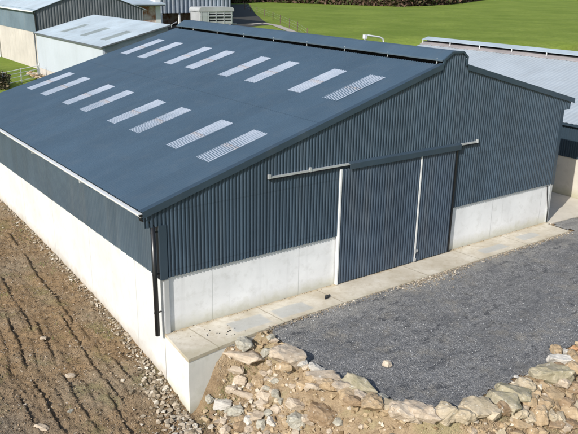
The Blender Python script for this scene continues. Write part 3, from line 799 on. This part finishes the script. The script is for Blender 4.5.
# black downpipe at the near corner
dp = MB().tube([(gx_+.02,.02,gz_-.06),(gx_+.06,.02,gz_-.2),(-.36,.0,4.28),(-.30,-.02,4.1)], .07, 12).tube([(-.30,-.02,4.16),(-.29,-.03,.02)], .085, 16).build('downpipe', m_black, shed, smooth=True)
for z_ in (3.9, 2.35, .9): MB().box(-.385, -.10, -.05, .0, z_, z_+.04).build('pipe_clip', m_black, dp)
# thin dark pipe at the far corner of the gable
MB().tube([(W-.35,-.05,2.1),(W-.28,-.06,1.6),(W-.12,-.1,.8),(W-.1,-.12,.05)], .025, 8).build('hose', m_black, shed)
# door
door = MB().box(7.95, 14.72, .1, .14, 0, 4.95).build('door_backing', m_dark, shed)
def leaf(x0, x1):
    d = sheet_x('door_leaf', -.13, x0+.03, x1-.02, lambda u: .05, lambda u: 5.0, m_door, shed)
    MB().box(x0+.01, x1-.01, -.125, -.10, .03, .16).build('bottom_rail', m_trim, d)
    return d
d1 = leaf(7.93, 12.5); d2 = leaf(12.52, 14.78)
MB().box(7.88, 7.95, -.19, -.05, .02, 5.02).build('edge_post_or_gap_shade', m_gutter, d1)
MB().box(12.47, 12.54, -.185, -.10, .04, 5.0).build('edge_post_or_gap_shade', m_gutter, d2)
MB().box(14.76, 14.84, -.18, -.05, .04, 5.05).build('edge_post_or_gap_shade', m_black, d2)  # black strip put in for the shaded gap at the door's right edge
MB().box(12.50, 12.66, -.22, -.185, .52, .60).box(12.45,12.52,-.235,-.185,.45,.68).build('handle', m_galv, d2)
MB().box(12.42, 12.56, -.22, -.185, .08, .2).build('bolt', m_galv, d2)
tr = MB().box(4.4, 16.2, -.18, -.1, 5.15, 5.225).build('door_track', m_galv, shed)
MB().prism([(-.25,4.98),(-.25,5.21),(-.1,5.27),(-.1,5.24),(-.23,5.18),(-.23,4.98)], 0, 8.3, 14.95).build('track_cover', m_trim, shed)
for xk in (4.42, 6.35, 16.12): MB().box(xk-.045, xk+.045, -.195, -.095, 5.14, 5.31).build('track_bracket', m_galv, tr)
MB().box(4.4, 16.2, -.185, -.115, 5.10, 5.128).build('track_slot', m_dark, tr)

# apron with its tall base
ap = [(-.2,-2.12),(1.4,-1.9),(2.9,-1.76),(4.9,-1.64),(13,-1.63),(22.5,-1.6),(22.45,-.28),(22.72,-.26),(22.72,-.006),(0,-.006),(-.005,-.006)]
o = MB().prism([(-.19,-2.1),(1.4,-1.88),(2.9,-1.74),(4.9,-1.61),(22.4,-1.58),(22.4,-.03),(-.002,-.03)], 2, -2.8, -.13).build('apron_base', m_conc_base); props(o, kind='structure')
o = MB().prism(ap, 2, -.125, 0.0).build('concrete_apron', m_apron); props(o, kind='structure'); bevel(o, .015)
MB_ = MB().prism([(22.76,-.3),(25.4,-.4),(28.1,-.75),(28.1,25),(22.76,25)], 2, -.2, -.006).build('concrete_yard', m_yardc); props(MB_, kind='structure')
# dark rag at the door corner
me = rock_mesh('rag', (.42,.2,.12), 51, sub=2, rough=.12, boxy=.1); me.materials.append(m_black)
o = bpy.data.objects.new('dark_rag', me); COL.objects.link(o); o.location = (6.78,-.9,.04); o.rotation_euler = (0,0,.4); props(o, 'crumpled dark rag on the apron left of the sliding door', 'rag')
n_ = 26; P = np.stack([.5+RNG.rand(n_)*2.2, -1.5+RNG.rand(n_)*1.0], 1)
scatter('apron_crumbs', P, .015+.04*RNG.rand(n_), m_dark, 'dark crumbs of dirt on the near end of the apron', lambda a, c: a*0, .3, 'dirt')
n_ = 500; P = np.stack([.3+RNG.rand(n_)*22, -.04-np.abs(RNG.randn(n_))*.05], 1)
scatter('wall_foot_grit', P, .012+.035*RNG.rand(n_)**2, m_soilst, 'grit and dead weeds along the foot of the gable wall', lambda a, c: a*0, .3, 'grit')

# ------------------------------------------------------------------ neighbouring shed on the right
nb = thing('neighbour_shed', (38, 10, 0), 'pale grey roofed shed with a raised ridge vent just right of the blue shed', 'shed')
NX0, NR, NZE = 28.2, 38.4, 4.38
nz = lambda x: NZE+.26*(x-NX0+.3) if x < NR else NZE+.26*(2*NR-x-NX0+.3)
MB().box(NX0, NX0+.25, -8, 24, -.5, 2.35).build('side_wall', m_nwall, nb)
sheet_y('side_cladding', NX0-.03, -8, 24, lambda u: 2.33, lambda u: 4.4, m_navy, nb)
nrf = roof('roof', nz, NX0-.3, NR-.35, -8.2, 24.2, m_nroof, nb, pitch=.33, hgt=.02, nseg=6)
roof('roof', nz, 2*NR-NX0+.3, NR+.35, -8.2, 24.2, m_nroof, nb, pitch=.33, hgt=.035)
MB().prism([(NX0-.30,NZE-.15),(NX0-.22,NZE-.15),(NX0-.22,NZE-.01),(NX0-.3,NZE-.01)], 1, -8.2, 24.2).build('eave_trim', m_navy, nb)
zR = nz(NR-.35)
MB().prism([(NR-.95, nz(NR-.95)+.03),(NR-.95, nz(NR-.95)+.08),(NR-.35, zR+.12),(NR-.35,zR+.03)], 1, -8.2, 24.2).build('ridge_flashing', m_pink, nb)
ncap = MB().prism([(NR-.75,zR+.3),(NR,zR+.5),(NR+.75,zR+.3),(NR+.75,zR+.26),(NR,zR+.45),(NR-.75,zR+.26)], 1, -8.2, 24.2).build('ridge_cap', m_greyroof, nb)
MB().box(NR-.25, NR+.25, -8, 24, zR-.3, zR+.34).build('ridge_slot_shade', m_dark, nb)  # near-black fill painting in the shade under this cap
for k in range(11):
    yk = 24.1-k*3.15
    MB().bar((NR-.7,yk,nz(NR-.7)+.05),(NR-.7,yk,zR+.28),.06).build('ridge_bracket', m_gutter, nb)
for (ya, yb) in ((-8, -7.8), (23.8, 24)):
    MB().prism([(NX0,-.5),(NX0,nz(NX0)-.02),(NR,nz(NR)-.05),(2*NR-NX0,nz(NX0)-.02),(2*NR-NX0,-.5)], 1, ya, yb).build('gable_wall', m_bclad, nb)
MB().box(2*NR-NX0-.2, 2*NR-NX0, -7.8, 23.8, -.5, nz(NX0)-.02).build('side_wall', m_bclad, nb)
# white bent vent pipe behind the ridge
vp = MB().tube([(33.45,27,.5),(33.45,27,7.3),(33.5,27,7.5),(33.8,27,7.55),(35.2,27,7.36),(35.6,27,7.2),(35.72,27,6.9),(35.72,27,.5)], .075, 10).build('vent_pipe', m_gutter, None, True, loc=(33.45,27,.5))
props(vp, 'white bent pipe rising behind the ridge of the blue shed', 'pipe')
for o_ in (MB().box(33.3,33.62,26.88,27.12,7.28,7.62).build('pipe_elbow', m_gutter, vp),): pass

# ------------------------------------------------------------------ white shed behind, upper left
ws = thing('white_walled_shed', (11.55, 32.6, 1), 'low shed with bright white wall and pale single pitch roof behind the blue shed', 'shed')
wz = lambda x: 6.97+(8.41-6.97)/(17.2-11.55)*(x-11.55)
MB().box(11.55, 11.75, 32.6, 48.4, 3.75, 6.9).build('side_wall', m_white, ws)
MB().box(11.53, 11.77, 32.58, 48.42, -.2, 3.74).build('lower_wall', m_pinkconc, ws)
MB().prism([(11.76,-.2),(17.2,-.2),(17.2,wz(17.2)-.06),(11.76,wz(11.76)-.06)], 1, 32.62, 32.8).build('gable_wall', m_weath, ws)
MB().prism([(11.76,-.2),(17.2,-.2),(17.2,wz(17.2)-.06),(11.76,wz(11.76)-.06)], 1, 48.2, 48.38).build('gable_wall', m_greyroof, ws)
MB().box(17.0, 17.2, 32.8, 48.2, -.2, wz(17)-.08).build('rear_wall', m_greyroof, ws)
wr = roof('roof', wz, 11.4, 17.4, 32.4, 48.6, m_greyroof, ws, pitch=.28, hgt=.03, nseg=3)
m_dull = painted('dull rooflight', (.24,.28,.28), .2, .5, .4, .2)
for ya in (34.5, 38.9, 43.6):
    roof('rooflight', wz, 12.6, 14.9, ya, ya+1.1, m_dull, wr, pitch=.28, hgt=.03, lift=.015)
MB().box(11.36, 11.42, 32.4, 48.6, wz(11.4)-.1, wz(11.4)+.03).build('gutter', m_dclad, ws)
MB().prism([(11.4,wz(11.4)-.05),(11.4,wz(11.4)+.05),(17.4,wz(17.4)+.05),(17.4,wz(17.4)-.05)], 1, 32.33, 32.39).build('verge_flashing', m_dclad, ws)
MB().tube([(11.45,48.55,3.),(11.45,48.55,6.9)], .06, 8).build('downpipe', m_dclad, ws)

# ------------------------------------------------------------------ dark grey shed beyond
dk = thing('dark_grey_shed', (12.8, 52, 3), 'tall dark grey clad shed with grey roof at the top left', 'shed')
DR = 18.5
dz = lambda x: 8.8+.36*(x-12.8) if x < DR else 8.8+.36*(2*DR-x-12.8)
MB().box(12.8, 13.0, 52, 118, 1.5, 6.68).build('lower_wall', m_pinkconc, dk)
sheet_y('side_cladding', 12.78, 52, 118, lambda u: 6.66, lambda u: 8.85, m_bclad, dk, pitch=.3, hgt=.03)
sheet_x('gable_cladding', 51.98, 12.8, 2*DR-12.8, lambda u: 4.5, lambda u: dz(u)-.02, m_dclad, dk, pitch=.3, hgt=.04, extra=(DR,))
MB().box(12.8, 2*DR-12.8, 52.02, 52.2, 1.5, 4.6).build('gable_wall', m_pinkconc, dk)
roof('roof', dz, 12.5, DR, 51.8, 118.2, m_greyroof, dk, pitch=.4, hgt=.04, nseg=3)
roof('roof', dz, 2*DR-12.5, DR, 51.8, 118.2, m_greyroof, dk, pitch=.4, hgt=.04)
MB().box(2*DR-13, 2*DR-12.8, 52, 118, 1.5, 8.8).build('side_wall', m_bclad, dk)
MB().box(12.42, 12.5, 51.8, 118.2, 8.6, 8.72).build('gutter', m_gutter, dk)
MB().tube([(12.62,51.9,8.6),(12.7,51.9,8.2),(12.72,51.9,3.)], .07, 8).build('downpipe', m_black, dk)
MB().tube([(12.62,65.5,8.6),(12.65,65.5,3.)], .1, 8).build('downpipe', m_gutter, dk)

# outbuilding with a rusty wall, beside the dark shed
ob = thing('rusty_outbuilding', (29, 58, 5.5), 'small outbuilding with rust stained pinkish wall under a pale roof edge', 'building')
MB().box(26.4, 28.55, 57.9, 58.05, 4.5, 9.0).build('front_wall', m_rust, ob)
MB().box(28.55, 29.2, 57.85, 64, 4.5, 9.6).build('pillar', m_gutter, ob)
MB().box(24.0, 28.5, 58.1, 64, 4.5, 9.2).build('inner_wall', m_dclad, ob)
MB().prism([(56.9,9.0),(56.9,9.12),(64.4,10.3),(64.4,10.18)], 0, 24.2, 29.4).build('roof', m_greyroof, ob)
MB().bar((24.3,57.0,8.95),(29.3,57.0,8.95),.12).build('fascia', m_dclad, ob)

# grey barn with open base
bn = thing('grey_barn', (38.6, 66, 5.9), 'weathered grey sheeted barn with a dark open base at the top of the view', 'barn')
sheet_x('front_cladding', 66, 33.3, 43.9, lambda u: 7.6, lambda u: 11.9+.14*(5.3-abs(u-38.6)), m_barn, bn, pitch=.62, hgt=.12, extra=(38.6,))
sheet_y('side_cladding', 33.3, 66, 79.5, lambda u: 5.2, lambda u: 11.95, m_barn, bn, pitch=.5, hgt=.06)
sheet_y('side_cladding', 43.9, 66, 79.5, lambda u: 5.2, lambda u: 11.95, m_barn, bn, pitch=.5, hgt=.06, face=1)
MB().box(33.3, 43.9, 79.4, 79.5, 5.2, 12.2).build('rear_wall', m_barn, bn)
MB().box(33.4, 43.8, 70, 70.1, 5.2, 8.2).build('inner_wall', m_rust, bn)
for xk in (33.4, 36.0, 38.6, 41.2, 43.8): MB().box(xk-.1, xk+.1, 66.05, 66.25, 5.2, 7.65).build('post', m_gutter if xk in (36.0, 33.4) else m_rust, bn)
roof('roof', lambda x: 11.95+.14*(5.5-abs(x-38.6)), 33.0, 38.6, 65.7, 79.8, m_greyroof, bn, pitch=.4, hgt=.04)
roof('roof', lambda x: 11.95+.14*(5.5-abs(x-38.6)), 44.2, 38.6, 65.7, 79.8, m_greyroof, bn, pitch=.4, hgt=.04)

# livestock trailer
lt = thing('livestock_trailer', (38.1, 61.5, 5.9), 'white livestock trailer with rounded roof parked before the grey barn', 'trailer')
def arch(x0, x1, z0, z1, r=.45, n=6):
    p = [(x0, z0)]
    for k in range(n+1):
        t = math.pi - k*math.pi/2/n; p.append((x0+r+r*math.cos(t), z1-r+r*math.sin(t)))
    for k in range(n+1):
        t = math.pi/2 - k*math.pi/2/n; p.append((x1-r+r*math.cos(t), z1-r+r*math.sin(t)))
    return p+[(x1, z0)]
tb = MB().prism([(a, c) for a, c in arch(35.7, 40.6, 6.45, 8.45, .4)], 1, 60.2, 62.6).build('body', m_trailer, lt); bevel(tb, .06, 2)
MB().prism([(a, c) for a, c in arch(35.6, 40.7, 8.02, 8.55, .4)], 1, 60.1, 62.7).build('roof', m_trailer, lt)
for z_ in (6.85, 7.2, 7.62): MB().box(36.95, 40.25, 60.17, 60.215, z_, z_+.13).build('vent_slot', m_dark, lt)
MB().box(35.75, 40.55, 60.14, 60.185, 7.42, 7.5).build('rub_rail', m_galv, lt)
for xk in (35.85, 36.9, 38.0, 39.15, 40.3): MB().box(xk, xk+.1, 60.13, 60.18, 6.5, 8.0).build('rib', m_galv, lt)
MB().box(36.1, 36.8, 60.15, 60.195, 6.6, 7.9).build('door', m_galv, lt)
for xk in (37.5, 38.7):
    for yy_ in (60.25, 62.35):
        wv = MB().tube([(xk, yy_, 6.28),(xk, yy_+.22, 6.28)], .36, 18).build('wheel', m_black, lt)
        MB().tube([(xk, yy_-.02, 6.28),(xk, yy_, 6.28)], .18, 14).build('rim', m_galv, wv)
MB().bar((40.6,61.4,6.4),(41.9,61.4,6.35),.1).build('drawbar', m_galv, lt)

# stony track along the fence
tpts = [(33,64.5),(44,63.3),(50,66.5),(49.4,60.5),(44.6,53.2),(41.0,46.4),(38,41)]
V = []; F = []
import itertools
def strip(pts, w, z, name, mat):
    V = []; pts = [Vector((a, c, 0)) for a, c in pts]; P_ = []
    for i in range(len(pts)-1):
        for k in range(8): P_.append(pts[i].lerp(pts[i+1], k/8))
    P_.append(pts[-1])
    for i, p in enumerate(P_):
        d = (P_[min(i+2, len(P_)-1)]-P_[max(i-2, 0)]).normalized(); r = Vector((d.y, -d.x, 0))
        for s in (-1, -.3, .3, 1):
            q = p + r*(s*w/2*(1+.12*mnoise.noise(p*.7+Vector((s,0,0))))); V.append((q.x, q.y, float(height(np.array([q.x]), np.array([q.y]))[0])+z))
    n = len(P_); F = [(4*i+j, 4*i+j+1, 4*i+j+5, 4*i+j+4) for i in range(n-1) for j in range(3)]
    return mk(name, V, F, mat)
o = mk('ground_shadow', [(a, c, 5.935) for a, c in ((31,59.5),(44,61.8),(49.5,64.5),(53.4,71.9),(66.4,94),(84,122.7),(90,132),(84,132),(50,82),(44,79),(33,79),(30,70))], [tuple(range(12))], m_shadow); props(o, kind='structure')  # dark sheet deepening the building shadow on the grass, edge follows that shadow
o = strip([(46.5,65.5),(50.2,67.5),(49.2,62.8),(44.6,53.2),(40.9,46.0),(37,40.5)], 1.1, .06, 'track', m_track); props(o, kind='structure')

# field fence posts : one fence
fn = thing('wire_fence', (56.67, 74.15, 5.9), 'thin post and wire fence crossing the green field beside the track', 'fence')
fp = [(40.2,44.0),(44.2,51.2),(48.0,58.03),(52.3,66.1),(56.67,74.15),(60.8,82.5),(64.85,90.85),(68.9,99.2),(73,107.5)]
for a, c in fp:
    z_ = float(height(np.array([a]), np.array([c]))[0]); MB().tube([(a, c, z_-.1),(a+random.uniform(-.05,.05), c, z_+1.25)], .06, 6).build('post', m_wood, fn)
for zz in (.45, .8, 1.1):
    q = [(a, c, float(height(np.array([a]), np.array([c]))[0])+zz) for a, c in fp]
    MB().tube(q, .006, 4).build('wire', m_galv, fn)

# gate on the left behind the shed
gt_ = thing('field_gate', (8.9, 44.6, 2.8), 'pale tubular gate with three rails behind the shed at far left', 'gate')
A_, B_ = Vector((7.0,44.1,2.72)), Vector((10.7,46.0,2.95))
for zz in (.25, .62, .95, 1.25): MB().tube([A_+Vector((0,0,zz)), B_+Vector((0,0,zz))], .03, 8).build('rail', m_gutter, gt_)
for t in (0, .5, 1): p = A_.lerp(B_, t); MB().tube([p-Vector((0,0,.05)), p+Vector((0,0,1.32))], .045, 8).build('upright', m_gutter, gt_)
p = A_.lerp(B_, 1.03); MB().tube([p-Vector((0,0,.3)), p+Vector((0,0,1.5))], .08, 8).build('gate_post', m_gutter, gt_)

# foliage masses
def leaves(name, centre, radii, n, size, mat, seed):
    r = np.random.RandomState(seed); VV = []; FF = []
    ce = np.array(centre); ra = np.array(radii)
    cl = (r.rand(24, 3)*2-1)*.8
    for k in range(n):
        c = cl[r.randint(24)] + r.randn(3)*.22
        c = np.clip(c, -1.1, 1.1); c = ce + c*ra
        a = r.randn(3); a /= np.linalg.norm(a); b2 = np.cross(a, r.randn(3)); b2 /= np.linalg.norm(b2); s = size*(.6+.8*r.rand())
        VV += [c-a*s, c+b2*s*.5, c+a*s, c-b2*s*.5]; FF.append((4*k, 4*k+1, 4*k+2, 4*k+3))
    return VV, FF
def hedge(name, pts, hgt, wid, n, size, mat, seed):
    r = np.random.RandomState(seed); VV = []; FF = []; pts = np.array(pts, float)
    seg = np.linalg.norm(np.diff(pts, axis=0), axis=1); cum = np.concatenate([[0], np.cumsum(seg)])
    for k in range(n):
        t = r.rand()*cum[-1]; px = np.interp(t, cum, pts[:,0]); py = np.interp(t, cum, pts[:,1])
        hh = hgt*(.55+.9*(mnoise.noise(Vector((t*.12, seed, 0)))+.4)+.35*mnoise.noise(Vector((t*.5, seed, 3))))
        z0 = 5.9; zz = z0 + r.rand()*max(hh, .5)
        c = np.array([px+r.randn()*wid*.35, py+r.randn()*wid*.35, zz])
        a = r.randn(3); a[2] += .6; a /= np.linalg.norm(a); b2 = np.cross(a, r.randn(3)); b2 /= np.linalg.norm(b2); s = size*(.5+r.rand())
        VV += [c-a*s, c+b2*s*.45, c+a*s, c-b2*s*.45]; FF.append((4*k, 4*k+1, 4*k+2, 4*k+3))
    return VV, FF
VV, FF = hedge('h', [(84,137),(104,146),(107,139),(112,131),(118,121),(122,113.5),(132,116),(154,125),(203,155),(230,172)], 3.4, 2.2, 22000, .5, m_hedge, 3)
o = mk('hedgerow', VV, FF, m_hedge, loc=(115,127,5.9)); props(o, 'bare brown winter hedgerow along the far side of the green field', 'hedge')
VV, FF = leaves('b', (6.75,44.2,3.2), (.75,.9,.85), 1500, .13, m_bush, 5)
o = mk('scrub_bush', VV, FF, m_bush, loc=(6.7,44.1,2.7)); props(o, 'dark scrubby bush at the left end of the pale gate', 'bush')
n_ = 160; P = np.stack([10.3+RNG.rand(n_)*1.0+.0, 47.2+RNG.randn(n_)*.8], 1)
scatter('rubble_heap', P, .12+.3*RNG.rand(n_), m_bankst, 'tan rubble heaped at the foot of the white wall by the gate', lambda a, c: height(a, c)+.1, .3)
# unseen shed added behind the barn to cast the shadow on the ground
la = thing('unseen_shadow_shed', (50, 84, 5.9), 'long dark sided shed added unseen behind the grey barn to cast a shadow', 'shed')
p0 = np.array([51.6, 80.4]); dv = np.array([.527, .850]); nv = np.array([-.850, .527]); LL, WW = 68., 9.
c4 = [p0, p0+dv*LL, p0+dv*LL+nv*WW, p0+nv*WW]
def wallq(a, c, z1): return ([(a[0],a[1],5.), (c[0],c[1],5.), (c[0],c[1],z1), (a[0],a[1],z1)], [(0,1,2,3)])
for a, c in ((c4[0], c4[1]), (c4[2], c4[3])): mk('side_wall', *wallq(a, c, 12.0), m_dclad, la)
mid0 = (c4[0]+c4[3])/2; mid1 = (c4[1]+c4[2])/2
for a, c, q in ((c4[0], c4[3], mid0), (c4[1], c4[2], mid1)):
    mk('unseen_shed_end_wall', [(a[0],a[1],5.),(c[0],c[1],5.),(c[0],c[1],12.),(q[0],q[1],13.3),(a[0],a[1],12.)], [(0,1,2,3,4)], m_dclad, la)
for a, c in ((c4[0], c4[1]), (c4[3], c4[2])):
    mk('roof', [(a[0],a[1],12.02),(c[0],c[1],12.02),(mid1[0],mid1[1],13.34),(mid0[0],mid0[1],13.34)], [(0,1,2,3)], m_greyroof, la)  # roof of the unseen shed added to cast the shadow
# grass tufts on the soil edge and around the base
def tufts(name, P, zf, hgt, mat, label, seed):
    r = np.random.RandomState(seed); VV = []; FF = []; z = zf(P[:,0], P[:,1]); n = 0
    for k in range(len(P)):
        for j in range(7):
            a = r.rand()*6.28; l = hgt*(.5+r.rand()); dx, dy = math.cos(a)*l*.5, math.sin(a)*l*.5
            bx, by = P[k,0]+r.randn()*.02, P[k,1]+r.randn()*.02
            VV += [(bx-dy*.08, by+dx*.08, z[k]-.01),(bx+dy*.08, by-dx*.08, z[k]-.01),(bx+dx, by+dy, z[k]+l)]; FF.append((n, n+1, n+2)); n += 3
    o = mk(name, VV, FF, mat); return props(o, label, 'grass', kind='stuff')
P1 = np.stack([-.1-RNG.rand(260)*1.1, 3+RNG.rand(260)*18], 1); P1 = P1[vnoise(P1[:,0], P1[:,1], 1.3, 90) > .02]
P2 = np.stack([.1+RNG.rand(160)*2.1, -2.3-RNG.rand(160)*.5], 1)
P3 = np.stack([RNG.rand(300)*6-6.5, RNG.rand(300)*20-1], 1); P3 = P3[vnoise(P3[:,0], P3[:,1], 1.6, 91) > .18]
tufts('weeds', np.concatenate([P1, P2, P3]), zg, .09, m_tuft, 'sparse weeds and grass sprouting from the soil', 6)

# ------------------------------------------------------------------ camera, light, world
cam = bpy.data.cameras.new('camera'); co = bpy.data.objects.new('camera', cam); COL.objects.link(co)
yaw, pit, rol = .638674298, .321765420, .0189909537
f_ = Vector((math.sin(yaw)*math.cos(pit), math.cos(yaw)*math.cos(pit), -math.sin(pit)))
rt = Vector((math.cos(yaw), -math.sin(yaw), 0)); up = rt.cross(f_)
r2 = rt*math.cos(rol)+up*math.sin(rol); u2 = -rt*math.sin(rol)+up*math.cos(rol)
from mathutils import Matrix
M4 = Matrix((r2, u2, -f_)).transposed().to_4x4(); M4.translation = Vector((-10.27924, -21.21498, 12.23112)); co.matrix_world = M4
cam.sensor_width = 36; cam.lens = 36*717.699/578; cam.clip_end = 3000; cam.clip_start = .1
sc.camera = co
EL = 33.
sd = Vector((.926*math.cos(R_(EL)), .376*math.cos(R_(EL)), -math.sin(R_(EL)))).normalized()
sun = bpy.data.lights.new('sun', 'SUN'); so = bpy.data.objects.new('sun', sun); COL.objects.link(so)
so.rotation_euler = sd.to_track_quat('-Z', 'Y').to_euler(); sun.energy = 4.8; sun.angle = R_(.55); sun.color = (1, .965, .91); so.location = (-20,-10,40)
wd = bpy.data.worlds.new('World'); sc.world = wd; wd.use_nodes = True
nt = wd.node_tree; bg = nt.nodes['Background']; sk = nt.nodes.new('ShaderNodeTexSky'); sk.sky_type = 'NISHITA'; sk.sun_disc = False
sk.sun_elevation = R_(EL); sk.sun_rotation = math.atan2(-sd.x, -sd.y); sk.air_density = 1; sk.dust_density = 1.2; sk.ozone_density = 1
nt.links.new(sk.outputs[0], bg.inputs[0]); bg.inputs[1].default_value = .14
sc.view_settings.view_transform = 'Standard'; sc.view_settings.look = 'None'; sc.view_settings.exposure = 0; sc.view_settings.gamma = 1
sc.render.engine = 'CYCLES'; sc.cycles.max_bounces = 6; sc.cycles.diffuse_bounces = 3
